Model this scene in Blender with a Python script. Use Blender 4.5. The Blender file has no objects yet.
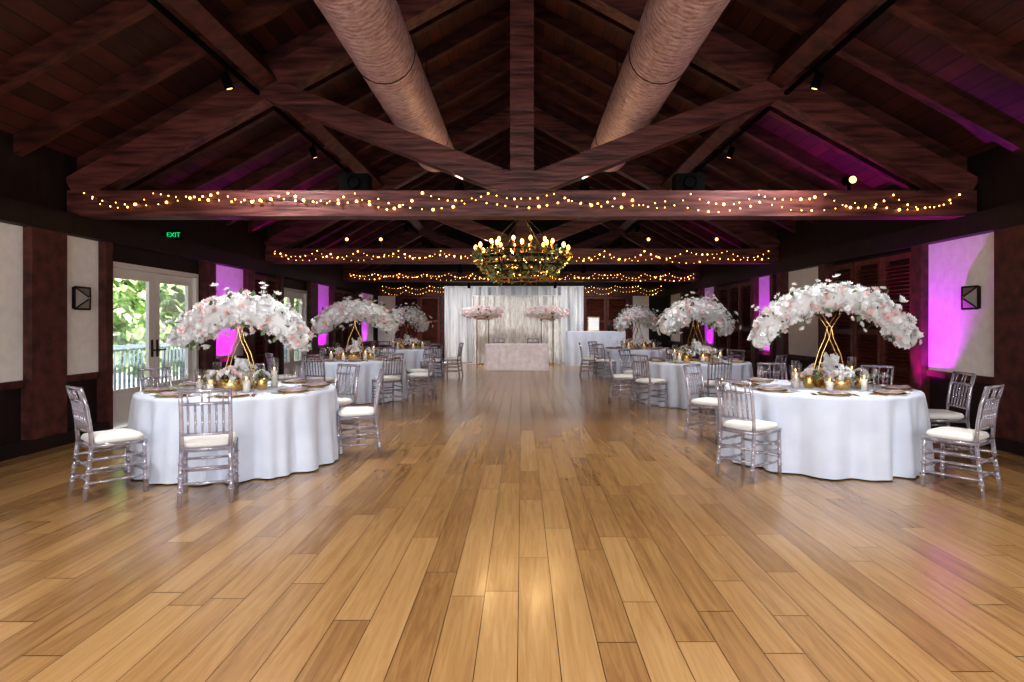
import bpy, math, random
from mathutils import Vector, Matrix
random.seed(7)
W=5.35; H=1.38; YF=22.6; YB=-4.0
scene=bpy.context.scene
scene.view_settings.view_transform='Standard'
scene.view_settings.look='None'
for lk in ('Medium High Contrast',):
    try: scene.view_settings.look=lk
    except Exception as e: print('look',e)
scene.view_settings.exposure=0.0

# ---------------------------------------------------------------- materials
def mat(name,col,rough=0.5,metal=0.0,col2=None,scale=(5,5,5),bump=0.0,emis=None,estr=0,detail=4,trans=0,sheen=0,alpha=1,coat=0,lo=.35,hi=.65,nscale=1.0,spec=.5):
    m=bpy.data.materials.new(name); m.use_nodes=True
    nt=m.node_tree; b=nt.nodes['Principled BSDF']
    b.inputs['Base Color'].default_value=(*col,1); b.inputs['Roughness'].default_value=rough
    b.inputs['Metallic'].default_value=metal
    b.inputs['Transmission Weight'].default_value=trans
    b.inputs['Sheen Weight'].default_value=sheen
    b.inputs['Coat Weight'].default_value=coat
    b.inputs['Specular IOR Level'].default_value=spec
    if emis: b.inputs['Emission Color'].default_value=(*emis,1); b.inputs['Emission Strength'].default_value=estr
    if col2 or bump:
        tc=nt.nodes.new('ShaderNodeTexCoord'); mp=nt.nodes.new('ShaderNodeMapping')
        mp.inputs['Scale'].default_value=scale
        nz=nt.nodes.new('ShaderNodeTexNoise'); nz.inputs['Scale'].default_value=nscale; nz.inputs['Detail'].default_value=detail
        nt.links.new(tc.outputs['Object'],mp.inputs[0]); nt.links.new(mp.outputs[0],nz.inputs['Vector'])
        if col2:
            cr=nt.nodes.new('ShaderNodeValToRGB')
            cr.color_ramp.elements[0].position=lo; cr.color_ramp.elements[1].position=hi
            cr.color_ramp.elements[0].color=(*col,1); cr.color_ramp.elements[1].color=(*col2,1)
            nt.links.new(nz.outputs['Fac'],cr.inputs[0]); nt.links.new(cr.outputs[0],b.inputs['Base Color'])
        if bump:
            bp=nt.nodes.new('ShaderNodeBump'); bp.inputs['Strength'].default_value=bump; bp.inputs['Distance'].default_value=.02
            nt.links.new(nz.outputs['Fac'],bp.inputs['Height']); nt.links.new(bp.outputs[0],b.inputs['Normal'])
    return m

M={}
M['timber']=mat('timber',(.042,.010,.008),.5,col2=(.12,.034,.027),scale=(3,3,3),bump=.5,nscale=2.5,detail=8)
M['timber_x']=mat('timber_along',(.050,.013,.011),.45,col2=(.185,.060,.052),scale=(1,6,9),bump=.6,nscale=2,detail=9)
M['timber_r']=mat('rafter_timber',(.030,.007,.005),.5,col2=(.115,.031,.022),scale=(1.5,6,6),bump=.5,nscale=2,detail=8)
M['dark']=mat('dark_wood',(.008,.003,.0025),.6,col2=(.018,.006,.005),scale=(4,4,1),bump=.3,nscale=3)
M['shutter']=mat('shutter_wood',(.085,.018,.011),.5,col2=(.15,.036,.022),scale=(3,3,8),nscale=2)
M['plaster']=mat('plaster',(.86,.85,.83),.85,col2=(.93,.92,.90),scale=(3,3,3),bump=.3,nscale=3,detail=8)
M['white_paint']=mat('white_paint',(.76,.76,.75),.4)
M['cloth']=mat('tablecloth',(.64,.70,.82),.85,col2=(.71,.77,.88),scale=(2,2,2),nscale=2,sheen=.3)
M['lace']=mat('lace',(.76,.66,.66),.85,col2=(.88,.80,.80),scale=(9,9,9),nscale=1,bump=.2)
M['drape']=mat('drape',(.60,.61,.63),.6,col2=(.84,.84,.84),scale=(6,6,.6),nscale=1.5,sheen=.2)
M['sequin']=mat('sheer_drape',(.58,.56,.52),.35,col2=(.94,.92,.88),scale=(22,22,3),nscale=1.5,metal=.15,bump=.5)
M['cushion']=mat('cushion',(.84,.81,.75),.85,col2=(.88,.86,.81),scale=(8,8,8),nscale=1,sheen=.2)
M['gold']=mat('gold',(.75,.50,.18),.25,metal=1,col2=(.85,.60,.25),scale=(6,6,6))
M['leaf']=mat('leaf',(.07,.12,.05),.5,col2=(.20,.27,.14),scale=(12,12,12))
M['iron']=mat('black_iron',(.015,.014,.013),.45,metal=.6,col2=(.04,.035,.03),scale=(8,8,8))
M['black']=mat('black_plastic',(.003,.003,.003),.9,col2=(.005,.005,.005),spec=.05)
M['ceramic']=mat('ceramic',(.80,.80,.80),.15,col2=(.84,.84,.84))
M['napkin']=mat('napkin',(.35,.24,.29),.8,col2=(.48,.36,.40),scale=(20,20,20))
M['bulb']=mat('warm_bulb',(1,.6,.2),.4,emis=(1,.44,.11),estr=6)
M['fairy']=mat('fairy_bulb',(1,.7,.3),.4,emis=(1,.50,.12),estr=6.5)
M['spotface']=mat('lamp_lens',(1,.8,.5),.4,emis=(1,.5,.16),estr=3)
M['wire']=mat('wire',(.03,.02,.015),.5)
M['exit']=mat('exit_green',(.0,.5,.15),.4,emis=(.02,.75,.25),estr=.8)
M['candle']=mat('candle_wax',(.88,.84,.74),.5,col2=(.92,.88,.8))
M['purple_lens']=mat('uplight_lens',(.5,.1,.8),.4,emis=(.6,.05,1),estr=6)
M['patio']=mat('patio_stone',(.55,.53,.50),.8,col2=(.7,.68,.64),scale=(2,2,2))
M['rail']=mat('rail_paint',(.30,.38,.44),.5)
M['hedge']=mat('hedge_leaf',(.16,.33,.07),.6,col2=(.66,.82,.40),scale=(5,5,5),nscale=1.5)
M['trunk']=mat('sconce_shade',(.30,.27,.24),.6,col2=(.36,.33,.3))
def petal(name,c1,c2):
    m=mat(name,c1,.7,col2=c2,scale=(20,20,20)); nt=m.node_tree; b=nt.nodes['Principled BSDF']; o=nt.nodes['Material Output']
    t=nt.nodes.new('ShaderNodeBsdfTranslucent'); t.inputs[0].default_value=(*c2,1); mx=nt.nodes.new('ShaderNodeMixShader'); mx.inputs[0].default_value=.25
    nt.links.new(b.outputs[0],mx.inputs[1]); nt.links.new(t.outputs[0],mx.inputs[2]); nt.links.new(mx.outputs[0],o.inputs[0]); return m
M['petal_w']=petal('petal_white',(.93,.94,.94),(.98,.98,.98))
M['petal_p']=petal('petal_blush',(.88,.66,.64),(.95,.79,.77))
def glassmat(name,f=.10,rough=.03,k=.5,col=(1,1,1)):
    m=bpy.data.materials.new(name); m.use_nodes=True; nt=m.node_tree
    for n in list(nt.nodes):
        if n.type!='OUTPUT_MATERIAL': nt.nodes.remove(n)
    o=[n for n in nt.nodes if n.type=='OUTPUT_MATERIAL'][0]
    t=nt.nodes.new('ShaderNodeBsdfTransparent'); g=nt.nodes.new('ShaderNodeBsdfGlossy'); g.inputs['Roughness'].default_value=rough
    t.inputs[0].default_value=(*col,1)
    lw=nt.nodes.new('ShaderNodeLayerWeight'); lw.inputs[0].default_value=.35
    ma=nt.nodes.new('ShaderNodeMath'); ma.operation='MULTIPLY_ADD'; ma.inputs[1].default_value=k; ma.inputs[2].default_value=f
    nt.links.new(lw.outputs['Facing'],ma.inputs[0])
    mx=nt.nodes.new('ShaderNodeMixShader'); nt.links.new(ma.outputs[0],mx.inputs[0])
    nt.links.new(t.outputs[0],mx.inputs[1]); nt.links.new(g.outputs[0],mx.inputs[2]); nt.links.new(mx.outputs[0],o.inputs[0])
    return m
M['glass']=glassmat('clear_glass',.06); M['pane']=glassmat('pane_glass',.02)
m=glassmat('chair_resin',.28,.10,.7,(.90,.88,.93)); nt=m.node_tree; o=[n for n in nt.nodes if n.type=='OUTPUT_MATERIAL'][0]
prev=o.inputs[0].links[0].from_socket; df=nt.nodes.new('ShaderNodeBsdfPrincipled'); df.inputs['Base Color'].default_value=(.50,.47,.55,1); df.inputs['Roughness'].default_value=.15
m2_=nt.nodes.new('ShaderNodeMixShader'); m2_.inputs[0].default_value=.30
nt.links.new(prev,m2_.inputs[1]); nt.links.new(df.outputs[0],m2_.inputs[2]); nt.links.new(m2_.outputs[0],o.inputs[0]); M['resin']=m

# duct: spiral metal
m=mat('duct_skin',(.36,.22,.21),.36,metal=.25); nt=m.node_tree; b=nt.nodes['Principled BSDF']
tc=nt.nodes.new('ShaderNodeTexCoord'); wv=nt.nodes.new('ShaderNodeTexWave'); wv.bands_direction='Y'; wv.inputs['Scale'].default_value=4.5; wv.inputs['Distortion'].default_value=.4; wv.inputs['Detail'].default_value=2
mpp=nt.nodes.new('ShaderNodeMapping'); mpp.inputs['Scale'].default_value=(1,2.2,1)
nz=nt.nodes.new('ShaderNodeTexNoise'); nz.inputs['Scale'].default_value=11; nz.inputs['Detail'].default_value=9; nz.inputs['Roughness'].default_value=.75
cr=nt.nodes.new('ShaderNodeValToRGB'); cr.color_ramp.elements[0].color=(.38,.19,.21,1); cr.color_ramp.elements[1].color=(.97,.82,.88,1); cr.color_ramp.elements[0].position=.38;cr.color_ramp.elements[1].position=.70
mm=nt.nodes.new('ShaderNodeMath'); mm.operation='MULTIPLY_ADD'; mm.inputs[1].default_value=.07
nt.links.new(tc.outputs['Object'],wv.inputs[0]); nt.links.new(tc.outputs['Object'],mpp.inputs[0]); nt.links.new(mpp.outputs[0],nz.inputs[0])
nt.links.new(wv.outputs['Fac'],mm.inputs[0]); nt.links.new(nz.outputs['Fac'],mm.inputs[2]); nt.links.new(mm.outputs[0],cr.inputs[0]); nt.links.new(cr.outputs[0],b.inputs['Base Color'])
bp=nt.nodes.new('ShaderNodeBump'); bp.inputs['Strength'].default_value=.8; bp.inputs['Distance'].default_value=.02
nt.links.new(mm.outputs[0],bp.inputs['Height']); nt.links.new(bp.outputs[0],b.inputs['Normal']); M['duct']=m

# ceiling deck boards
m=mat('deck_boards',(.1,.03,.025),.6); nt=m.node_tree; b=nt.nodes['Principled BSDF']
tc=nt.nodes.new('ShaderNodeTexCoord'); sp=nt.nodes.new('ShaderNodeSeparateXYZ'); nt.links.new(tc.outputs['Object'],sp.inputs[0])
d=nt.nodes.new('ShaderNodeMath'); d.operation='MULTIPLY'; d.inputs[1].default_value=1/.17; nt.links.new(sp.outputs['X'],d.inputs[0])
fl=nt.nodes.new('ShaderNodeMath'); fl.operation='FLOOR'; nt.links.new(d.outputs[0],fl.inputs[0])
fr=nt.nodes.new('ShaderNodeMath'); fr.operation='FRACT'; nt.links.new(d.outputs[0],fr.inputs[0])
wn=nt.nodes.new('ShaderNodeTexWhiteNoise'); wn.noise_dimensions='1D'; nt.links.new(fl.outputs[0],wn.inputs['W'])
mp=nt.nodes.new('ShaderNodeMapping'); mp.inputs['Scale'].default_value=(12,1,1); nt.links.new(tc.outputs['Object'],mp.inputs[0])
nz=nt.nodes.new('ShaderNodeTexNoise'); nz.inputs['Scale'].default_value=2; nz.inputs['Detail'].default_value=6; nt.links.new(mp.outputs[0],nz.inputs[0])
ad=nt.nodes.new('ShaderNodeMath'); ad.operation='ADD'; nt.links.new(wn.outputs['Value'],ad.inputs[0]); nt.links.new(nz.outputs['Fac'],ad.inputs[1])
cr=nt.nodes.new('ShaderNodeValToRGB'); cr.color_ramp.elements[0].color=(.032,.0075,.005,1); cr.color_ramp.elements[1].color=(.115,.030,.018,1); cr.color_ramp.elements[0].position=.3; 
dv=nt.nodes.new('ShaderNodeMath'); dv.operation='MULTIPLY'; dv.inputs[1].default_value=.6; nt.links.new(ad.outputs[0],dv.inputs[0]); nt.links.new(dv.outputs[0],cr.inputs[0])
gt=nt.nodes.new('ShaderNodeMath'); gt.operation='GREATER_THAN'; gt.inputs[1].default_value=.08; nt.links.new(fr.outputs[0],gt.inputs[0])
mx=nt.nodes.new('ShaderNodeMix'); mx.data_type='RGBA'; mx.inputs[6].default_value=(.008,.003,.002,1)
nt.links.new(gt.outputs[0],mx.inputs[0]); nt.links.new(cr.outputs[0],mx.inputs[7]); nt.links.new(mx.outputs[2],b.inputs['Base Color']); M['deck']=m

# floor planks
m=mat('oak_planks',(.5,.3,.1),.26,coat=.35); nt=m.node_tree; b=nt.nodes['Principled BSDF']; b.inputs['Coat Roughness'].default_value=.15
at=nt.nodes.new('ShaderNodeAttribute'); at.attribute_name='rnd'
tc=nt.nodes.new('ShaderNodeTexCoord'); va=nt.nodes.new('ShaderNodeVectorMath'); va.operation='MULTIPLY_ADD'; va.inputs[1].default_value=(20,1.1,1)
sc=nt.nodes.new('ShaderNodeVectorMath'); sc.operation='SCALE'; sc.inputs['Scale'].default_value=60; nt.links.new(at.outputs['Color'],sc.inputs[0])
nt.links.new(tc.outputs['Object'],va.inputs[0]); nt.links.new(sc.outputs[0],va.inputs[2])
nz=nt.nodes.new('ShaderNodeTexNoise'); nz.inputs['Scale'].default_value=1.0; nz.inputs['Detail'].default_value=9; nz.inputs['Roughness'].default_value=.66; nz.inputs['Distortion'].default_value=1.6
nt.links.new(va.outputs[0],nz.inputs[0])
sp=nt.nodes.new('ShaderNodeSeparateColor'); nt.links.new(at.outputs['Color'],sp.inputs[0])
m1=nt.nodes.new('ShaderNodeMath'); m1.operation='MULTIPLY_ADD'; m1.inputs[1].default_value=.27; nt.links.new(sp.outputs[0],m1.inputs[0])
m2=nt.nodes.new('ShaderNodeMath'); m2.operation='MULTIPLY'; m2.inputs[1].default_value=.68; nt.links.new(nz.outputs['Fac'],m2.inputs[0]); nt.links.new(m2.outputs[0],m1.inputs[2])
cr=nt.nodes.new('ShaderNodeValToRGB'); e=cr.color_ramp.elements; e[0].position=.18; e[0].color=(.185,.090,.032,1); e[1].position=.80; e[1].color=(.49,.305,.135,1)
e2=cr.color_ramp.elements.new(.48); e2.color=(.355,.200,.078,1)
nt.links.new(m1.outputs[0],cr.inputs[0]); nt.links.new(cr.outputs[0],b.inputs['Base Color'])
bp=nt.nodes.new('ShaderNodeBump'); bp.inputs['Strength'].default_value=.08; bp.inputs['Distance'].default_value=.01; nt.links.new(nz.outputs['Fac'],bp.inputs['Height']); nt.links.new(bp.outputs[0],b.inputs['Normal'])
M['oak']=m
M['gap']=mat('floor_gap',(.025,.011,.005),.8)

# ---------------------------------------------------------------- mesh builder
class MB:
    def __init__(s): s.v=[]; s.f=[]; s.mi=[]; s.mats=[]; s.T=None
    def m(s,name):
        if name not in s.mats: s.mats.append(name)
        return s.mats.index(name)
    def add(s,vs,fs,mt):
        k=len(s.v); i=s.m(mt)
        if s.T: vs=[s.T(*p) for p in vs]
        s.v+= [tuple(p) for p in vs]
        for f in fs: s.f.append(tuple(a+k for a in f)); s.mi.append(i)
    def hexa(s,p,mt): s.add(p,[(0,3,2,1),(4,5,6,7),(0,1,5,4),(1,2,6,5),(2,3,7,6),(3,0,4,7)],mt)
    def box(s,x0,x1,y0,y1,z0,z1,mt):
        s.hexa([(x0,y0,z0),(x1,y0,z0),(x1,y1,z0),(x0,y1,z0),(x0,y0,z1),(x1,y0,z1),(x1,y1,z1),(x0,y1,z1)],mt)
    def beam(s,p0,p1,side,w,h,mt):
        p0=Vector(p0);p1=Vector(p1);d=(p1-p0).normalized();sd=Vector(side).normalized();up=sd.cross(d).normalized()
        a=sd*w/2;b=up*h/2
        s.hexa([p0-a-b,p0+a-b,p1+a-b,p1-a-b,p0-a+b,p0+a+b,p1+a+b,p1-a+b],mt)
    def tube(s,pts,r,mt,n=8,cap=True):
        pts=[Vector(p) for p in pts]
        if not hasattr(r,'__len__'): r=[r]*len(pts)
        vs=[];fs=[]
        d0=(pts[1]-pts[0]).normalized(); ref=Vector((0,0,1)) if abs(d0.z)<.9 else Vector((1,0,0))
        for i,p in enumerate(pts):
            d=(pts[min(i+1,len(pts)-1)]-pts[max(i-1,0)]).normalized()
            a=d.cross(ref).normalized(); ref=a.cross(d).normalized(); 
            for j in range(n):
                t=2*math.pi*j/n; vs.append(p+(a*math.cos(t)+ref*math.sin(t))*r[i])
        for i in range(len(pts)-1):
            for j in range(n):
                k=(j+1)%n; fs.append((i*n+j,i*n+k,(i+1)*n+k,(i+1)*n+j))
        if cap: fs.append(tuple(range(n))[::-1]); fs.append(tuple((len(pts)-1)*n+j for j in range(n)))
        s.add(vs,fs,mt)
    def rev(s,prof,c,mt,n=20):
        vs=[];fs=[]
        for (r,z) in prof:
            for j in range(n):
                t=2*math.pi*j/n; vs.append((c[0]+r*math.cos(t),c[1]+r*math.sin(t),c[2]+z))
        for i in range(len(prof)-1):
            for j in range(n):
                k=(j+1)%n; fs.append((i*n+j,i*n+k,(i+1)*n+k,(i+1)*n+j))
        s.add(vs,fs,mt)
    def ball(s,c,r,mt,n=8,mrings=5,sz=1):
        prof=[(max(1e-4,r*math.sin(math.pi*i/mrings)),-r*sz*math.cos(math.pi*i/mrings)) for i in range(mrings+1)]
        s.rev(prof,c,mt,n)
    def blossom(s,c,nrm,size,mt):
        nrm=Vector(nrm).normalized(); a=nrm.orthogonal().normalized(); b=nrm.cross(a); c=Vector(c)
        vs=[];fs=[]; ph0=random.random()*6
        for cnt,tilt,sc in ((6,.35,1.0),(5,.95,.75),(3,1.3,.5)):
            ph0+=.5
            for i in range(cnt):
                t=ph0+2*math.pi*i/cnt+random.uniform(-.15,.15)
                o=a*math.cos(t)+b*math.sin(t); q=-a*math.sin(t)+b*math.cos(t)
                L=size*sc; tl=tilt+random.uniform(-.15,.15)
                dr=o*math.cos(tl)+nrm*math.sin(tl)
                k=len(vs)
                vs+=[c,c+dr*L*.6+q*L*.42,c+dr*L*1.0+nrm*L*.12,c+dr*L*.6-q*L*.42,c+dr*L*.62-nrm*L*.1]
                fs+=[(k,k+1,k+4),(k+1,k+2,k+4),(k+2,k+3,k+4),(k+3,k,k+4)]
        s.add(vs,fs,mt)
    def leaf(s,c,d,L,mt,w=.35):
        c=Vector(c); d=Vector(d).normalized(); q=d.orthogonal().normalized(); q=(Matrix.Rotation(random.random()*6.28,3,d)@q)
        n=q.cross(d)
        s.add([c,c+d*L*.5+q*L*w+n*L*.08,c+d*L,c+d*L*.5-q*L*w+n*L*.08,c+d*L*.5],[(0,1,4),(1,2,4),(2,3,4),(3,0,4)],mt)
    def mesh(s,name,smooth=False):
        me=bpy.data.meshes.new(name); me.from_pydata(s.v,[],s.f)
        for n in s.mats: me.materials.append(M[n])
        me.polygons.foreach_set('material_index',s.mi)
        if smooth: me.polygons.foreach_set('use_smooth',[True]*len(s.f))
        me.update()
        return me
    def obj(s,name,smooth=False,loc=(0,0,0),rot=0):
        return place(name,s.mesh(name,smooth),loc,rot)
def place(name,me,loc=(0,0,0),rot=0,sc=1):
    o=bpy.data.objects.new(name,me); scene.collection.objects.link(o); o.location=loc; o.rotation_euler=(0,0,rot); o.scale=(sc,sc,sc); return o

# ---------------------------------------------------------------- floor
vs=[];fs=[];cols=[]
pw=.172; x=-W
while x<W:
    x1=min(x+pw,W); y=YB-random.random()*2
    while y<YF:
        y1=y+random.choice([.7,1.1,1.5,1.9,2.2])+random.random()*.3
        a=max(y,YB);bb=min(y1,YF)
        if bb>a:
            k=len(vs); g=.0016
            vs+=[(x+g,a+g*1.6,0),(x1-g,a+g*1.6,0),(x1-g,bb-g*1.6,0),(x+g,bb-g*1.6,0)]; fs.append((k,k+1,k+2,k+3)); r=(random.random(),random.random(),random.random(),1); cols+=[r]*4
        y=y1
    x=x1
k=len(vs); vs+=[(-W,YB,-.004),(W,YB,-.004),(W,YF,-.004),(-W,YF,-.004)]; fs.append((k,k+1,k+2,k+3)); cols+=[(0,0,0,1)]*4
me=bpy.data.meshes.new('floor'); me.from_pydata(vs,[],fs); me.materials.append(M['oak']); me.materials.append(M['gap'])
me.polygons[len(fs)-1].material_index=1
ca=me.color_attributes.new('rnd','FLOAT_COLOR','CORNER'); ca.data.foreach_set('color',[c for q in cols for c in q])
place('floor',me)

# ---------------------------------------------------------------- walls
RZ=2.95; SL=.55
def raxis(x): return RZ+(5.25-abs(x))*SL      # principal rafter axis height
cosl=1/math.sqrt(1+SL*SL)
DK=.42/cosl
def wallT(side):
    if side=='L': return lambda u,n,z:(-W+n,u,z)
    if side=='R': return lambda u,n,z:(W-n,u,z)
    return lambda u,n,z:(u,YF-n,z)
ZT=raxis(W)+DK
def side_wall(side,openings,plasters):
    mb=MB(); mb.T=wallT(side)
    u=YB
    for (a,b_,z0,z1) in openings+[(YF,YF,0,0)]:
        mb.box(u,a,-.2,0,0,ZT,'dark')
        if b_>a:
            if z0>0: mb.box(a,b_,-.2,0,0,z0,'dark')
            mb.box(a,b_,-.2,0,z1,ZT,'dark')
        u=b_
    for (a,b_) in plasters: mb.box(a,b_,-.01,.02,.78,2.42,'plaster')
    return mb.obj({'L':'wall_left','R':'wall_right'}[side])
Lpl=[(YB,6.62),(7.13,7.80),(10.6,11.85),(16.0,17.1),(20.2,22.2)]
Rpl=[(YB,6.45),(6.9,8.13),(10.95,12.4),(13.1,13.95),(16.9,18.1),(20.5,22.2)]
side_wall('L',[(7.95,10.2,0,2.2),(13.65,15.35,0,2.2)],Lpl)
side_wall('R',[],Rpl)
def trim(side,posts):
    mb=MB(); mb.T=wallT(side)
    for (a,b_) in posts: mb.box(a,b_,0.0,.12,0,2.42,'timber')
    mb.box(YB,YF,0,.16,2.42,2.66,'dark')
    mb.box(YB,YF,0,.045,.70,.78,'timber') if side=='R' else [mb.box(a,b_,0,.045,.70,.78,'timber') for a,b_ in ((YB,7.85),(10.3,13.55),(15.45,YF))]
    mb.obj('trim_'+{'L':'left','R':'right'}[side])
trim('L',[(6.62,7.13),(7.80,7.93),(10.25,10.6),(11.85,12.15),(13.45,13.62),(15.38,15.9),(17.1,17.4),(19.9,20.2)])
trim('R',[(6.45,6.87),(8.13,8.33),(10.65,10.95),(12.4,12.75),(12.95,13.1),(13.95,14.2),(16.7,16.9),(18.1,18.4),(20.2,20.5)])
for s_,n_ in (('L','left'),('R','right')):
    mb=MB(); mb.T=wallT(s_)
    if s_=='L':
        for a,b_ in ((YB,7.85),(10.3,13.55),(15.45,YF)): mb.box(a,b_,.0,.13,0.0,.14,'dark')
    else: mb.box(YB,YF,.0,.13,0,.14,'dark')
    mb.obj('baseboard_'+n_)
# far wall with gable
mb=MB()
zr=raxis(0)+DK
pts=[(-W-.2,0),(W+.2,0),(W+.2,ZT),(0,zr),(-W-.2,ZT)]
vs=[(x,YF,z) for x,z in pts]+[(x,YF+.2,z) for x,z in pts]
mb.add(vs,[(0,1,2,3,4),(9,8,7,6,5)]+[(i,i+5,(i+1)%5+5,(i+1)%5) for i in range(5)],'dark')
mb.T=wallT('F')
for a,b_ in ((-5.25,-4.6),(3.98,4.62)): mb.box(a,b_,-.01,.02,.6,2.4,'plaster')
mb.box(-5.3,5.3,0,.1,2.4,2.7,'timber')
for a in (-4.6,-2.95,2.1,3.9): mb.box(a,a+.12,.0,.08,0,2.4,'timber')
mb.obj('wall_back')

def shutter(side,u0,u1,z0,z1,name='window_shutter',leaves=2):
    mb=MB(); T0=wallT(side); mb.T=lambda u,n,z:T0(u,n+.006,z)
    lw=(u1-u0)/leaves
    for i in range(leaves):
        a=u0+i*lw+.01; b_=a+lw-.02; st=.08
        mb.box(a,a+st,.0,.07,z0,z1,'shutter'); mb.box(b_-st,b_,.0,.07,z0,z1,'shutter')
        zm=(z0+z1)/2
        for z in (z0,zm-.04,z1-.08): mb.box(a+st,b_-st,.01,.065,z,z+.08,'shutter')
        z=z0+.1
        while z<z1-.12:
            if abs(z-zm)>.07:
                mb.hexa([(a+st,.05,z),(b_-st,.05,z),(b_-st,.005,z+.035),(a+st,.005,z+.035),(a+st,.06,z+.01),(b_-st,.06,z+.01),(b_-st,.015,z+.045),(a+st,.015,z+.045)],'shutter')
            z+=.055
    return mb.obj(name)
shutter('R',8.35,10.63,.16,2.36,'louvered_shutter',3)
shutter('R',14.22,16.68,.16,2.36,'louvered_shutter',3)
shutter('R',18.42,20.18,.16,2.36,'louvered_shutter',2)
shutter('L',12.17,13.43,.16,2.36,'louvered_shutter',2)
shutter('L',17.42,19.88,.16,2.36,'louvered_shutter',3)
shutter('F',-4.46,-2.98,.6,2.38); shutter('F',2.25,3.88,.6,2.38)

def french(name,u0,u1,zt):
    mb=MB(); mb.T=wallT('L')
    f=.07; e=.003
    u0+=e;u1-=e;zt-=e
    mb.box(u0,u0+f,-.16,.03,0,zt,'white_paint'); mb.box(u1-f,u1,-.16,.03,0,zt,'white_paint'); mb.box(u0+f,u1-f,-.16,.03,zt-f,zt,'white_paint')
    mid=(u0+u1)/2
    for a,b_,hs in ((u0+f+.005,mid-.003,1),(mid+.003,u1-f-.005,0)):
        s=.13
        mb.box(a,a+s,-.08,-.03,.01,zt-f-.005,'white_paint'); mb.box(b_-s,b_,-.08,-.03,.01,zt-f-.005,'white_paint')
        mb.box(a+s,b_-s,-.08,-.03,.01,.50,'white_paint'); mb.box(a+s,b_-s,-.08,-.03,zt-f-.135,zt-f-.005,'white_paint')
        mb.box(a+s+.06,b_-s-.06,-.03,-.015,.1,.42,'white_paint')
        mb.box(a+s,b_-s,-.058,-.052,.50,zt-f-.135,'pane')
        h=(b_-.06) if hs else (a+.06)
        mb.box(h-.022,h+.022,-.03,-.02,.9,1.15,'iron'); mb.tube([(h,-.03,1.0),(h,.03,1.0),(h+(-.11 if hs else .11),.035,1.0)],.011,'iron')
    mb.obj(name)
french('door_1',7.95,10.2,2.2); french('door_2',13.65,15.35,2.2)

# ---------------------------------------------------------------- roof
mb=MB()
for sg in (-1,1):
    x0,x1=sg*(W+.25),0
    z0=raxis(x0)+DK; z1=raxis(0)+DK
    q=[(x0,YB,z0),(x1,YB,z1),(x1,YF+.2,z1),(x0,YF+.2,z0)]
    q2=[(a,b_,c+.08) for a,b_,c in q]
    mb.hexa(q+q2,'deck')
mb.obj('ceiling')
mb=MB()
y=YB+.35
while y<YF:
    for sg in (-1,1):
        o=.33/cosl
        mb.beam((sg*(W+.1),y,raxis(W+.1)+o),(0,y,raxis(0)+o),(0,1,0),.12,.18,'timber_r')
    y+=.93
mb.obj('roof_rafters')
mb=MB()
for x in (-3.02,3.02):
    o=.12
    sg=1 if x>0 else -1
    ang=math.atan(SL)
    sd=Vector((math.cos(ang),0,-sg*math.sin(ang)))
    mb.beam((x,YB,raxis(x)+o),(x,YF,raxis(x)+o),sd,.2,.24,'timber')
mb.box(-.09,.09,YB,YF,raxis(0)-.05,raxis(0)+.33,'timber')
mb.obj('roof_purlins')
TY=[1.8,7.4,13.0,18.6]
for ty in TY:
    mb=MB()
    mb.box(-W+.02,W-.02,ty-.14,ty+.14,2.645,2.945,'timber_x')
    for sg in (-1,1):
        mb.beam((sg*5.3,ty,raxis(5.3)+.03),(0,ty,raxis(0)+.03),(0,1,0),.24,.32,'timber_x')
        mb.beam((sg*.12,ty,3.03),(sg*3.0,ty,4.16),(0,1,0),.22,.26,'timber_x')
    mb.box(-.14,.14,ty-.13,ty+.13,2.94,raxis(0)+.1,'timber_x')
    mb.obj('roof_truss')
for sg in (-1,1):
    mb=MB(); n=48; r=.305
    y=-3.5; pts=[];rr=[]
    while y<9.85:
        pts.append((0,y,0)); rr.append(r*(1.0+(.010 if int(round((y+3.5)/.1))%6==0 else 0))); y+=.1
    pts+= [(0,9.86,0),(0,9.9,0)]; rr+=[r*.97,r*.8]
    mb.tube(pts,rr,'duct',n)
    o=mb.obj('air_duct',True,(sg*1.38,0,4.09))
    mb2=MB()
    for yy in (0.6,3.5,6.2,9.0):
        mb2.tube([(0,yy,.31),(0,yy,raxis(1.38)+.3-4.09)],.008,'iron',6)
        mb2.tube([(.312*math.cos(t*math.pi/12),yy,.312*math.sin(t*math.pi/12)) for t in range(25)],.005,'iron',6,False)
    h=mb2.obj('hanger'); h.parent=o

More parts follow.
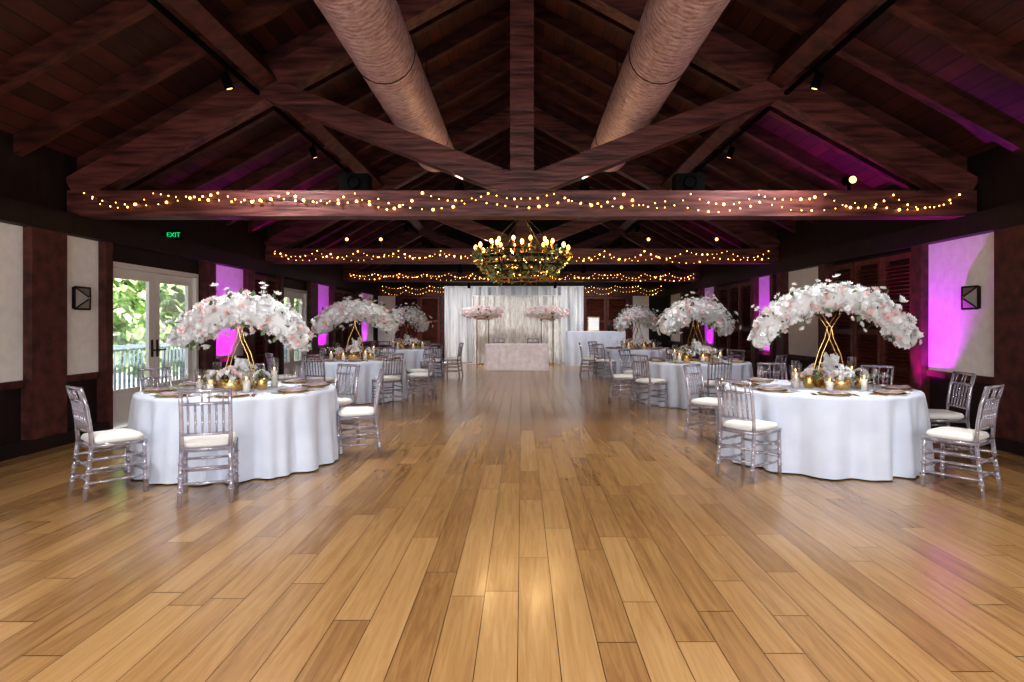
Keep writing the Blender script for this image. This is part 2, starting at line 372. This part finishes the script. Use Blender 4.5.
# track lights
def aim(o,tgt):
    o.rotation_euler=(Vector(tgt)-o.location).to_track_quat('-Z','Y').to_euler()
def spot(loc,tgt,power,col,angle=110,blend=.6,r=.06):
    l=bpy.data.lights.new('lamp','SPOT'); l.energy=power; l.color=col; l.spot_size=math.radians(angle); l.spot_blend=blend; l.shadow_soft_size=r
    o=bpy.data.objects.new('lamp_spot',l); scene.collection.objects.link(o); o.location=loc; aim(o,tgt); return o
COOL=(.98,.98,1)
for sg in (-1,1):
    mb=MB(); X=sg*3.1; Z=4.02
    mb.box(X-.02,X+.02,YB+.5,21.5,Z+.05,Z+.09,'black')
    for y in (-2,.5,3.2,6.5,9.2,11.4,14.2,16.6,19.6):
        mb.tube([(X,y,Z+.06),(X,y,Z-.05)],.012,'black',6)
        d=Vector((-sg*.25,.25,-.9)).normalized(); c=Vector((X,y,Z-.08))
        mb.tube([c-d*.07,c-d*.06,c+d*.06,c+d*.09],[.03,.045,.045,.052],'black',12,True)
        mb.tube([c+d*.0905,c+d*.0925],[.03,.03],'spotface',12)
    mb.obj('track_light_rail')
    for y,pw_ in ((-2,300),(.5,310),(3.2,320),(6.5,330),(9.2,240),(14.2,240),(19.6,480)):
        o=spot((X-sg*.04,y+.04,Z-.22),(X-sg*1.2,y+(.4 if y<15 else 1.2),0),pw_,COOL,120,1.0)
# wash heads under far tie beams, added to brighten backdrop and sweetheart table
for x,y,tg,pw_,an in ((-1.6,18.6,(-1.6,22.0,1.3),38,90),(1.0,18.6,(1.0,22.0,1.3),38,90),(-1.3,13.0,(-.3,18.6,.5),150,48),(1.3,13.0,(0,18.6,.5),150,48)):
    mb=MB(); mb.tube([(x,y,2.65),(x,y,2.56)],.012,'black',6); mb.tube([(x,y-.05,2.56),(x,y+.12,2.50)],[.035,.05],'black',12); mb.obj('spotlight')
    spot((x,y+.20,2.47),tg,pw_,(1,.98,.96),an,1.0,.05)
# loudspeakers
for sg in (-1,1):
    mb=MB(); X=sg*1.98
    mb.box(X-.17,X+.17,7.28,7.50,2.945,3.15,'black')
    k=len(mb.v)
    mb.rev([(0.001,0),(.06,0),(.07,.012),(.075,0)],(0,0,0),'black')
    for i in range(k,len(mb.v)):
        a=mb.v[i]; mb.v[i]=(X+a[0],7.275-a[2],3.05+a[1])
    mb.obj('loudspeaker')

# ridge uplights on tie beams
for ty in (7.4,13.0):
    for x in (-.75,.75):
        mb=MB(); mb.rev([(.001,0),(.06,0),(.06,.05),(.045,.12),(.001,.115)],(x,ty+.02,2.946),'black',16); mb.rev([(.001,.116),(.04,.116)],(x,ty+.02,2.946),'black',16); mb.obj('beam_uplight')
        spot((x,ty+.02,3.10),(x*.9,ty+1.2,6),100,(1,.93,.92),75,.9,.03)

# exit sign
mb=MB(); mb.box(-5.27,-5.07,9.2,9.24,2.63,2.77,'black'); mb.tube([(-5.35,9.22,2.70),(-5.26,9.22,2.70)],.02,'black'); es=mb.obj('exit_sign')
t=bpy.data.curves.new('exit_text','FONT'); t.body='EXIT'; t.size=.10; t.extrude=.004; t.align_x='CENTER'; t.align_y='CENTER'
to=bpy.data.objects.new('exit_text',t); scene.collection.objects.link(to); to.location=(-5.17,9.195,2.70); to.rotation_euler=(math.pi/2,0,0); t.materials.append(M['exit']); to.parent=es

# wall sconces
for side,u in (('L',7.47),('R',7.33)):
    mb=MB(); mb.T=wallT(side); s=.13; z=1.69
    mb.box(u-s,u+s,.02,.05,z-s,z+s,'iron')
    mb.add([(u-s,.05,z-s),(u+s,.05,z-s),(u+s,.05,z+s),(u-s,.05,z+s),(u-.02,.13,z-.02),(u+.02,.13,z-.02),(u+.02,.13,z+.02),(u-.02,.13,z+.02)],[(0,1,5,4),(1,2,6,5),(2,3,7,6),(3,0,4,7),(4,5,6,7)],'trunk')
    for a in (-1,1):
        for b_ in (-1,1): mb.tube([(u+a*s,.055,z+b_*s),(u+a*.015,.14,z+b_*.015)],.009,'iron',6)
    for a in (-1,1):
        mb.tube([(u+a*s,.055,z-s),(u+a*s,.055,z+s)],.012,'iron',6); mb.tube([(u-s,.055,z+a*s),(u+s,.055,z+a*s)],.012,'iron',6)
    mb.obj('wall_sconce')

# uplights
PUR=(.55,.0,.80)
for (x,y,p_,tgt,an) in ((W-.40,8.02,440,None,74),(-W+.40,11.1,420,None,72),(-W+.40,16.5,360,None,68),(W-.40,13.5,420,None,68),(W-.36,17.6,180,None,68),(-W+.36,21.0,150,None,68),
                 (W-.6,8.9,650,(W-.9,9.0,3.4),38),(-W+.5,12.45,450,(-W+.7,12.2,3.3),40),(W-.5,14.8,300,(W-.7,15.2,3.3),40)):
    mb=MB(); mb.rev([(.001,0),(.09,0),(.09,.05),(.075,.14),(.07,.16),(.001,.15)],(x,y,0.0),'black',20)
    mb.rev([(.001,.156),(.06,.156)],(x,y,0),'purple_lens',20)
    mb.obj('uplight',True)
    sx=1 if x>0 else -1
    spot((x,y,.2),tgt or (x+sx*.24,y,2.2),p_,PUR,an,1.0,.04)

# ---------------------------------------------------------------- string lights
mb=MB()
def strand(p0,p1,n,sag,per):
    p0=Vector(p0);p1=Vector(p1); pts=[]
    for s in range(n):
        sg_=sag*random.uniform(.3,1.5)
        for i in range(per):
            t=i/per; q=p0.lerp(p1,(s+t)/n); q.z-=sg_*4*t*(1-t); q.z+=random.uniform(-.008,.008); q.x+=random.uniform(-.02,.02); pts.append(q)
    pts.append(p1)
    mb.tube(pts,.003,'wire',4,False)
    for q in pts:
        r=random.choice([.007,.008,.009,.012,.017])
        mb.ball(q+Vector((0,-.014,-.012)),r,'fairy',6,4)
strand((-5.1,7.24,2.92),(5.1,7.24,2.90),13,.13,8)
strand((-5.0,7.245,2.87),(5.0,7.245,2.80),9,.11,9)
strand((-5.1,12.84,2.9),(5.1,12.84,2.9),12,.12,8)
strand((-5.1,12.84,2.85),(5.1,12.84,2.75),9,.10,8)
strand((-5.1,18.44,2.88),(5.1,18.44,2.88),14,.12,8)
strand((-5.1,18.45,2.82),(5.1,18.45,2.76),9,.08,8)
strand((-5.0,22.3,2.75),(5.0,22.3,2.75),12,.12,8)
strand((-5.0,22.3,2.6),(5.0,22.3,2.6),12,.12,8)
mb.obj('string_lights')
for x in (-3.6,-2.9,2.6,4.0): 
    mb=MB(); mb.tube([(x,12.8,3.05),(x,12.8,2.945)],.03,'iron',10); mb.tube([(x,12.8,3.2),(x,12.8,3.05)],.05,'iron',10); mb.ball((x,12.74,3.12),.035,'spotface',10,6)
    mb.obj('beam_lamp')
mb=MB(); mb.tube([(3.85,7.3,2.94),(3.85,7.3,3.02)],.02,'black'); mb.tube([(3.85,7.38,3.08),(3.85,7.22,3.06)],[.05,.055],'black',14); mb.tube([(3.85,7.219,3.06),(3.85,7.21,3.06)],.042,'spotface',14); mb.obj('spotlight')

# ---------------------------------------------------------------- chandelier
mb=MB(); cx,cy=0.0,9.9
def ring(r,z,th,mt='iron'):
    mb.tube([(cx+r*math.cos(t*math.pi/24),cy+r*math.sin(t*math.pi/24),z) for t in range(49)],th,mt,8,False)
ring(.70,2.42,.028); ring(.66,2.30,.02); ring(.40,2.10,.02,'gold'); ring(.50,2.55,.014)
for i in range(12):
    t=2*math.pi*i/12; c,s=math.cos(t),math.sin(t)
    mb.tube([(cx+.40*c,cy+.40*s,2.10),(cx+.58*c,cy+.58*s,2.18),(cx+.66*c,cy+.66*s,2.30),(cx+.70*c,cy+.70*s,2.42)],.012,'iron',6)
    mb.tube([(cx+.08*c,cy+.08*s,2.08),(cx+.40*c,cy+.40*s,2.10)],.012,'iron',6)
    mb.tube([(cx+.70*c,cy+.70*s,2.42),(cx+.74*c,cy+.74*s,2.46)],[.012,.035],'gold',10)
    mb.tube([(cx+.74*c,cy+.74*s,2.46),(cx+.74*c,cy+.74*s,2.56)],.014,'gold',8)
    mb.ball((cx+.74*c,cy+.74*s,2.60),.028,'bulb',8,6,1.6)
    t2=t+.26; c2,s2=math.cos(t2),math.sin(t2)
    mb.tube([(cx+.50*c2,cy+.50*s2,2.55),(cx+.50*c2,cy+.50*s2,2.66)],.012,'gold',8)
    mb.ball((cx+.50*c2,cy+.50*s2,2.69),.026,'bulb',8,6,1.6)
    mb.tube([(cx+.50*c2,cy+.50*s2,2.55),(cx+.66*c,cy+.66*s,2.42)],.01,'iron',6)
for i in range(6):
    t=2*math.pi*i/6; mb.tube([(cx+.68*math.cos(t),cy+.68*math.sin(t),2.42),(cx+.3*math.cos(t),cy+.3*math.sin(t),2.85),(cx,cy,3.15)],.01,'iron',6)
z=3.15
while z<5.75:
    mb.tube([(cx-.015,cy,z),(cx-.02,cy,z+.04),(cx,cy,z+.08),(cx+.02,cy,z+.04),(cx+.015,cy,z)],.005,'iron',5,False); z+=.07
for i in range(800):
    t=random.random()*6.28; z=random.uniform(2.06,2.54)
    r=.4+.32*min(1,(z-2.05)/.35)
    p=(cx+r*math.cos(t),cy+r*math.sin(t),z)
    mb.leaf(p,(math.cos(t)+random.uniform(-1,1),math.sin(t)+random.uniform(-1,1),random.uniform(-1,.8)),random.uniform(.05,.11),random.choice(['leaf','leaf','gold']))
for i in range(46):
    t=random.random()*6.28; z=random.uniform(2.1,2.5); r=.44+.33*min(1,(z-2.05)/.35)
    mb.ball((cx+r*math.cos(t),cy+r*math.sin(t),z),.010,'fairy',6,4)
mb.obj('chandelier')
for t in range(4):
    l=bpy.data.lights.new('chandelier_glow','POINT'); l.energy=11; l.color=(1,.66,.32); l.shadow_soft_size=.05
    o=bpy.data.objects.new('lamp_chandelier',l); scene.collection.objects.link(o); o.location=(cx+.6*math.cos(t*1.57+.4),cy+.6*math.sin(t*1.57+.4),2.80)

# ---------------------------------------------------------------- tables
TS=.95
def cloth_mesh(seed):
    rnd=random.Random(seed); n=360; ph=[rnd.random()*6.28 for _ in range(5)]
    prof=[(0.001,.765,0),(.4,.766,0),(.85,.766,0),(.905,.763,0),(.920,.752,.02),(.924,.73,.15),(.928,.65,.45),(.934,.5,.75),(.942,.3,.95),(.950,.13,1.1),(.955,.013,1.2)]
    vs=[];fs=[]
    for r,z,a in prof:
        for j in range(n):
            t=2*math.pi*j/n
            u=16*t+ph[0]+1.4*math.sin(2*t+ph[3])
            fo=math.sin(u)+.35*math.sin(2*u+1.0)+.35*math.sin(25*t+ph[1])+.25*math.sin(5*t+ph[2])
            rr=r+a*.036*fo
            vs.append((rr*math.cos(t),rr*math.sin(t),z*TS))
    m_=len(prof)
    for i in range(m_-1):
        for j in range(n):
            k=(j+1)%n; fs.append((i*n+j,(i+1)*n+j,(i+1)*n+k,i*n+k))
    mb=MB(); mb.add(vs,[f[::-1] for f in fs],'cloth')
    mb.rev([(.001,.715),(.86,.715),(.86,.69),(.001,.69)],(0,0,0),'dark',40); mb.tube([(0,0,0.02),(0,0,.69)],.05,'iron',12)
    mb.rev([(.001,0.0),(.3,0.0),(.3,.03),(.001,.04)],(0,0,0),'iron',20)
    return mb.mesh('round_table',True)
def chair_mesh():
    mb=MB()
    def knot(p0,p1,rad,nk):
        p0=Vector(p0);p1=Vector(p1); pts=[p0];rr=[rad]
        for i in range(1,nk+1):
            t=i/(nk+1)
            for dt,f in ((-.018,1),(0,1.5),(.018,1)): 
                pts.append(p0.lerp(p1,t+dt)); rr.append(rad*f)
        pts.append(p1); rr.append(rad); mb.tube(pts,rr,'resin',8)
    fx,fy=.195,.19; bx,by=.175,-.19
    for s in (-1,1):
        knot((s*fx,fy+.01,0),(s*fx,fy,.44),.018,3)
        knot((s*(bx+.01),by-.055,0),(s*bx,by,.44),.018,3)
        mb.tube([(s*bx,by,.44),(s*bx,by-.012,.6),(s*bx,by-.035,.76),(s*bx,by-.075,.915)],[.018,.017,.016,.015],'resin',8)
        for z in (.14,.25,.33): knot((s*(fx),fy+.005,z),(s*(bx+.005),by-.03,z),.0115,2)
    for z in (.19,.29): knot((-fx,fy,z),(fx,fy,z),.0115,2)
    for z in (.17,.29): knot((-bx,by-.035,z),(bx,by-.035,z),.0115,2)
    mb.hexa([(-bx-.015,by-.015,.415),(bx+.015,by-.015,.415),(fx+.015,fy+.02,.415),(-fx-.015,fy+.02,.415),(-bx-.015,by-.015,.45),(bx+.015,by-.015,.45),(fx+.015,fy+.02,.45),(-fx-.015,fy+.02,.45)],'resin')
    def bk(z): 
        t=(z-.44)/.475; return by-.075*t**1.6
    for z,rad in ((.905,.016),(.80,.0125),(.555,.0125)):
        mb.tube([(-bx,bk(z),z),(0,bk(z)-.012,z),(bx,bk(z),z)],rad,'resin',8)
    for i in range(6):
        x=-bx+ (i+1)*2*bx/7
        knot((x,bk(.555)-.008,.555),(x,bk(.80)-.008,.80),.0095,2)
        if i in (0,2,3,5): mb.tube([(x,bk(.8)-.008,.8),(x,bk(.9)-.01,.9)],.008,'resin',6)
    n=36; vs=[];fs=[]
    for sc,z in ((.02,.449),(.9,.449),(1.0,.462),(1.0,.480),(.93,.500),(.7,.510),(.02,.513)):
        for j in range(n):
            t=2*math.pi*j/n; c,s=math.cos(t),math.sin(t); e=.35
            x=math.copysign(abs(c)**e,c); y=math.copysign(abs(s)**e,s)
            vs.append((x*(.195+.015*y)*sc,y*.195*sc+.005,z))
    for i in range(6):
        for j in range(n):
            k=(j+1)%n; fs.append((i*n+j,i*n+k,(i+1)*n+k,(i+1)*n+j))
    mb.add(vs,fs,'cushion')
    return mb.mesh('dining_chair',True)
CH=chair_mesh()
def chair(x,y,tx,ty,jit=0):
    th=math.atan2(-(tx-x),(ty-y))+jit; place('dining_chair',CH,(x,y,0),th,.965)

def setting_mesh():
    mb=MB()
    mb.rev([(.001,.004),(.12,.004),(.155,.012),(.158,.015),(.12,.008),(.001,.007)],(0,0,0),'gold',32)
    mb.rev([(.001,.010),(.09,.010),(.13,.024),(.133,.027),(.09,.014),(.001,.013)],(0,0,0),'ceramic',32)
    mb.hexa([(-.045,-.11,.017),(.045,-.11,.017),(.04,.10,.017),(-.04,.10,.017),(-.04,-.105,.045),(.04,-.105,.045),(.02,.09,.04),(-.02,.09,.04)],'napkin')
    for x in (-.18,-.20): mb.box(x-.008,x+.008,-.09,.09,.001,.005,'gold')
    for x in (.18,.20): mb.box(x-.007,x+.007,-.10,.09,.001,.005,'gold')
    g=[(.001,.001),(.033,.002),(.033,.004),(.005,.008),(.004,.09),(.02,.10),(.036,.125),(.038,.16),(.033,.20)]
    mb.rev(g,(.18,.15,0),'glass',20)
    g=[(.001,.001),(.03,.002),(.03,.004),(.004,.008),(.004,.10),(.012,.11),(.024,.14),(.026,.19),(.024,.23)]
    mb.rev(g,(.10,.20,0),'glass',20)
    return mb.mesh('place_setting',True)
PS=setting_mesh()

def center_mesh(seed,kind):
    random.seed(seed); mb=MB()
    mb.rev([(.001,0.0),(.15,0.0),(.15,.012),(.001,.016)],(0,0,0),'gold',32)
    if kind=='arch':
        a=[(-.70,-.08),(-.62,.06),(-.50,.19),(-.31,.30),(-.10,.36),(.12,.37),(.32,.34),(.50,.25),(.66,.11),(.77,-.06)]
        zb=.54; rad=[.09,.13,.16,.17,.165,.165,.165,.16,.15,.11]
        N=680
    else:
        a=[(-.54,-.03),(-.45,.07),(-.31,.17),(-.16,.24),(0,.26),(.16,.25),(.33,.19),(.48,.08),(.58,-.04)]
        zb=.54; rad=[.13,.18,.20,.20,.19,.20,.20,.17,.13]
        N=700
    for s in (-1,1):
        for dy in (-.05,.05):
            mb.tube([(s*.11,dy,.01),(s*.13,dy,.18),(s*.09,dy,.34),(s*.02,dy,.50),(s*.0,dy,.60),(s*.10,dy,.75)],.006,'gold',6)
        q=[(s*.1,0,.72)]+[(x,0,zb+z-.05) for x,z in a if x*s>.1][::(1 if s>0 else -1)]
        mb.tube(q,.008,'gold',6)
    def cp(t):
        f=t*(len(a)-1); i=min(int(f),len(a)-2); g=f-i
        return (a[i][0]*(1-g)+a[i+1][0]*g, a[i][1]*(1-g)+a[i+1][1]*g, rad[i]*(1-g)+rad[i+1]*g)
    for i in range(N):
        t=random.random(); x,z,r=cp(t)
        u=Vector((random.gauss(0,1),random.gauss(0,1),random.gauss(0,1))).normalized()
        rr=r*random.uniform(.78,1.0)
        if random.random()<.10: rr=r*random.uniform(1.2,1.7)
        p=Vector((x,0,zb+z))+Vector((u.x*rr,u.y*rr*1.15,u.z*rr*.85))
        q=random.random(); mt='petal_w' if q<.85 else 'petal_p'
        mb.blossom(p,u+Vector((0,0,.3)),random.uniform(.030,.052),mt)
        if rr>r*1.1: mb.tube([(x,0,zb+z),tuple(p)],.0025,'leaf',4,False)
    for i in range(80):
        t=random.random(); x,z,r=cp(t); u=Vector((random.gauss(0,1),random.gauss(0,1),random.gauss(0,1))).normalized()
        mb.leaf(Vector((x,0,zb+z))+u*r*.85,u,random.uniform(.05,.09),'leaf')
    for i in range(60):
        t=i/59; x,z,r=cp(t); mb.ball((x,0,zb+z),r*.78,'petal_w',12,7)
    for (x,y,r) in ((.0,-.24,.10),(-.24,-.10,.055),(.25,-.12,.055),(0,.24,.09)):
        mb.rev([(.001,0),(r*.7,0),(r,.04),(r*.95,.10),(r*.8,.12)],(x,y,0),'gold',20)
        for i in range(int(260*r)):
            u=Vector((random.gauss(0,1),random.gauss(0,1),abs(random.gauss(0,1)))).normalized()
            mb.blossom(Vector((x,y,.12))+u*r*1.1,u,.036,'petal_w' if random.random()<.75 else 'petal_p')
        for i in range(12):
            u=Vector((random.gauss(0,1),random.gauss(0,1),abs(random.gauss(0,.6)))).normalized(); mb.leaf(Vector((x,y,.10))+u*r,u,.07,'leaf')
    mb.tube([(0.02,.02,.12),(0.02,.02,.30)],.03,'petal_w',8)
    for i in range(26):
        u=Vector((random.gauss(0,1),random.gauss(0,1),0)).normalized(); mb.blossom(Vector((.02,.0,random.uniform(.05,.34)))+u*.05,u,.04,'petal_w')
    for (x,y,h) in ((-.28,.14,.20),(.29,.14,.24),(-.15,-.36,.12),(.18,-.34,.16),(-.36,-.08,.14)):
        mb.rev([(.001,0.002),(.04,.002),(.042,.01),(.042,h+.06)],(x,y,0),'glass',20)
        mb.tube([(x,y,.004),(x,y,h*.7)],.028,'candle',14)
        mb.ball((x,y,h*.7+.02),.008,'bulb',6,5,2)
    return mb.mesh('floral_centerpiece',True)
CA=center_mesh(3,'arch'); CB=center_mesh(5,'dome'); CC=center_mesh(9,'dome')
random.seed(11)
CM=[cloth_mesh(1),cloth_mesh(2)]
ZT_=.767*TS
def table(x,y,cm,center,crot,chairs,nset=8,ph=0,cs=1,dx=0):
    place('round_table',CM[cm],(x,y,0),random.random()*6)
    place('floral_centerpiece',center,(x+dx,y,ZT_),crot,cs)
    for i in range(nset):
        t=ph+2*math.pi*i/nset
        px,py=x+.72*math.cos(t),y+.72*math.sin(t)
        place('place_setting',PS,(px,py,ZT_),math.atan2(-(x-px),(y-py)),.93)
    for c in chairs:
        if len(c)==1: 
            t=math.radians(c[0]); cxx,cyy=x+1.27*math.cos(t),y+1.27*math.sin(t)
            chair(cxx,cyy,x,y,random.uniform(-.08,.08))
        elif len(c)==2: chair(c[0],c[1],x,y,random.uniform(-.08,.08))
        else: chair(c[0],c[1],x,y,c[2])
table(-2.84,6.25,0,CB,.08,[(-3.38,5.10,-.25),(-2.50,4.95,.12),(-1.74,6.55,0),(150,),(110,),(62,)],ph=math.radians(-116),cs=1.0)
table(3.06,6.4,1,CA,-.05,[(3.66,5.20,.15),(2.08,5.68),(4.26,6.35),(40,),(85,),(130,)],ph=math.radians(-60),cs=1.02,dx=.11)
table(-3.1,11.5,1,CC,.2,[(-100,),(-50,),(-8,),(35,),(80,),(125,),(215,)],ph=.3,cs=1.15)
table(3.05,10.9,0,CB,.4,[(-92,),(-140,),(178,),(135,),(90,),(45,),(-45,)],ph=.2,cs=1.15)
table(-3.1,16.6,0,CB,1.0,[(-50,),(-8,),(80,),(125,),(215,)],ph=.1,cs=1.15)
table(3.05,16.4,1,CC,.6,[(-140,),(178,),(135,),(90,),(-45,)],ph=.5,cs=1.15)

# ---------------------------------------------------------------- sweetheart table
def skirted(name,x0,x1,y0,y1,h,mt,amp=.012,freq=60,flare=.03):
    mb=MB(); step=.02; out=[]
    L=[((x0,y0),(x1,y0),(0,-1)),((x1,y0),(x1,y1),(1,0)),((x1,y1),(x0,y1),(0,1)),((x0,y1),(x0,y0),(-1,0))]
    for a,b_,n in L:
        d=math.dist(a,b_); k=int(d/step)
        for i in range(k):
            t=i/k; out.append((a[0]+(b_[0]-a[0])*t,a[1]+(b_[1]-a[1])*t,n[0],n[1]))
    P=out; n=len(P); vs=[];fs=[]
    for z,a in ((h,0),(h-.02,.1),(h*.6,.6),(h*.3,.9),(.008,1)):
        for i,(x,y,nx,ny) in enumerate(P):
            o=a*(flare*.5+flare*.5+amp*math.sin(i*step*freq)+amp*.6*math.sin(i*step*freq*.37+1)); vs.append((x+nx*o,y+ny*o,z))
    for r in range(4):
        for j in range(n):
            k=(j+1)%n; fs.append((r*n+j,(r+1)*n+j,(r+1)*n+k,r*n+k))
    fs.append(tuple(range(n)))
    mb.add(vs,fs,mt)
    return mb.obj(name)
skirted('sweetheart_table',-1.08,.76,18.3,19.1,.78,'lace',.014,30)
skirted('bar_table',1.5,3.4,20.35,21.1,1.14,'cloth',.02,22,.04)
mb=MB()
for x in (1.8,2.0,2.9,3.15): mb.rev([(.001,0),(.045,0),(.045,.2),(.015,.26),(.015,.33),(.001,.33)],(x,20.7,1.142),'glass' if x<2.5 else 'dark',16)
mb.obj('bottle_group')
mb=MB(); mb.box(2.2,2.6,20.75,20.78,1.142,1.62,'gold'); mb.box(2.23,2.57,20.742,20.75,1.17,1.59,'ceramic'); mb.obj('framed_menu')

def drape(name,x0,x1,y,z0,z1,mt,freq,amp):
    mb=MB(); nx=int((x1-x0)/.02); vs=[];fs=[]; rows=8
    for r in range(rows+1):
        z=z0+(z1-z0)*r/rows; f=1-.35*(r/rows)
        for i in range(nx+1):
            x=x0+(x1-x0)*i/nx; vs.append((x,y+amp*f*(math.sin(x*freq+.9*math.sin(x*3.1))+.4*math.sin(x*freq*2.3+z*.6)),z))
    for r in range(rows):
        for i in range(nx): a=r*(nx+1)+i; fs.append((a,a+1,a+nx+2,a+nx+1))
    mb.add(vs,fs,mt)
    mb.tube([(x0-.05,y,z1+.01),(x1+.05,y,z1+.01)],.022,'white_paint',8)
    for x in (x0-.02,x1+.02): 
        mb.tube([(x,y+.02,0),(x,y+.02,z1)],.02,'white_paint',8); mb.box(x-.2,x+.2,y-.12,y+.15,0,.012,'white_paint')
    return mb.obj(name,True)
drape('backdrop_drape',-2.72,2.15,22.05,.014,2.70,'drape',17,.09)
drape('sheer_backdrop',-1.7,1.35,21.65,.014,2.35,'sequin',26,.05)
def fstand(seed):
    random.seed(seed); mb=MB()
    for sx in (-.2,.2):
        for sy in (-.15,.15): mb.tube([(sx,sy,0),(sx,sy,1.55)],.01,'gold',6)
    for z in (.01,1.55):
        for a,b_ in (((-.2,-.15),(.2,-.15)),((.2,-.15),(.2,.15)),((.2,.15),(-.2,.15)),((-.2,.15),(-.2,-.15))): mb.tube([(*a,z),(*b_,z)],.01,'gold',6)
    for i in range(420):
        x=random.gauss(0,.32); x=max(-.62,min(.62,x)); u=Vector((random.gauss(0,1),random.gauss(0,1),random.gauss(0,1))).normalized()
        r=.24*(1-abs(x)*.8)
        mb.blossom(Vector((x,0,1.77))+u*r,u,.065,'petal_w' if random.random()<.4 else 'petal_p')
    mb.ball((0,0,1.74),.19,'petal_p',12,8)
    for i in range(60):
        u=Vector((random.gauss(0,1),random.gauss(0,1),random.gauss(0,.4))).normalized(); mb.leaf(Vector((0,0,1.72))+u*.22,u,.13,'leaf')
    return mb.obj('floral_stand')
o=fstand(1); o.location=(-1.32,20.9,0); o=fstand(2); o.location=(.85,20.9,0)
for x in (-.7,.4): place('dining_chair',CH,(x-.05,19.55,0),math.pi)

# ---------------------------------------------------------------- exterior
mb=MB(); mb.box(-9.4,-W-.2,YB-6,45,-.25,-.03,'patio'); mb.obj('patio')
random.seed(21)
mb=MB()
for i in range(5200):
    y=random.uniform(6,42); z=random.betavariate(1.2,1.2)*4.6; x=-10.2-random.random()*1.2+.5*math.sin(y*1.3)+.3*math.sin(z*3+y)
    mb.leaf((x,y,z),(random.uniform(-.3,1),random.uniform(-1,1),random.uniform(-1,.6)),random.uniform(.25,.5),'hedge',.4)
mb.box(-12.2,-11.4,5,43,0,4.2,'leaf'); mb.obj('hedge')
mb=MB()
mb.box(-7.65,-7.58,5,26,.9,.98,'rail'); mb.box(-7.65,-7.58,5,26,.08,.14,'rail')
y=5
while y<26: mb.box(-7.63,-7.60,y,y+.03,-.03,.9,'rail'); y+=.14
for y in range(5,27,3): mb.box(-7.68,-7.55,y,y+.12,-.03,1.05,'rail')
mb.obj('patio_railing')

# ---------------------------------------------------------------- light
w=bpy.data.worlds.new('World'); scene.world=w; w.use_nodes=True; nt=w.node_tree; bg=nt.nodes['Background']
sky=nt.nodes.new('ShaderNodeTexSky'); sky.sky_type='HOSEK_WILKIE'; sky.turbidity=4; sky.sun_direction=(.5,-.3,.8)
mxn=nt.nodes.new('ShaderNodeMix'); mxn.data_type='RGBA'; mxn.inputs[0].default_value=.6; mxn.inputs[7].default_value=(.95,.97,1,1)
nt.links.new(sky.outputs[0],mxn.inputs[6]); nt.links.new(mxn.outputs[2],bg.inputs[0]); bg.inputs[1].default_value=2.4
l=bpy.data.lights.new('sun','SUN'); l.energy=13; l.angle=.02; o=bpy.data.objects.new('sun_lamp',l); scene.collection.objects.link(o); o.rotation_euler=Vector((-.55,.3,-.75)).to_track_quat('-Z','Y').to_euler()
def area(loc,tgt,sx,sy,p,col):
    l=bpy.data.lights.new('area','AREA'); l.shape='RECTANGLE'; l.size=sx; l.size_y=sy; l.energy=p; l.color=col
    o=bpy.data.objects.new('area_fill',l); scene.collection.objects.link(o); o.location=loc; aim(o,tgt)
area((0,-2.6,2.2),(0,8,2.8),6,1.6,250,(1,.97,.97))  # added fill behind the camera, lifts the near ceiling; not a hall lamp

# ---------------------------------------------------------------- camera
cam=bpy.data.cameras.new('camera'); co=bpy.data.objects.new('camera',cam); scene.collection.objects.link(co)
co.location=(0,0,H); co.rotation_euler=(math.pi/2,0,0)
cam.sensor_width=36; cam.lens=620*36/1024; cam.shift_x=-10/1024; cam.shift_y=-17/1024; cam.clip_start=.05; cam.clip_end=200
scene.camera=co
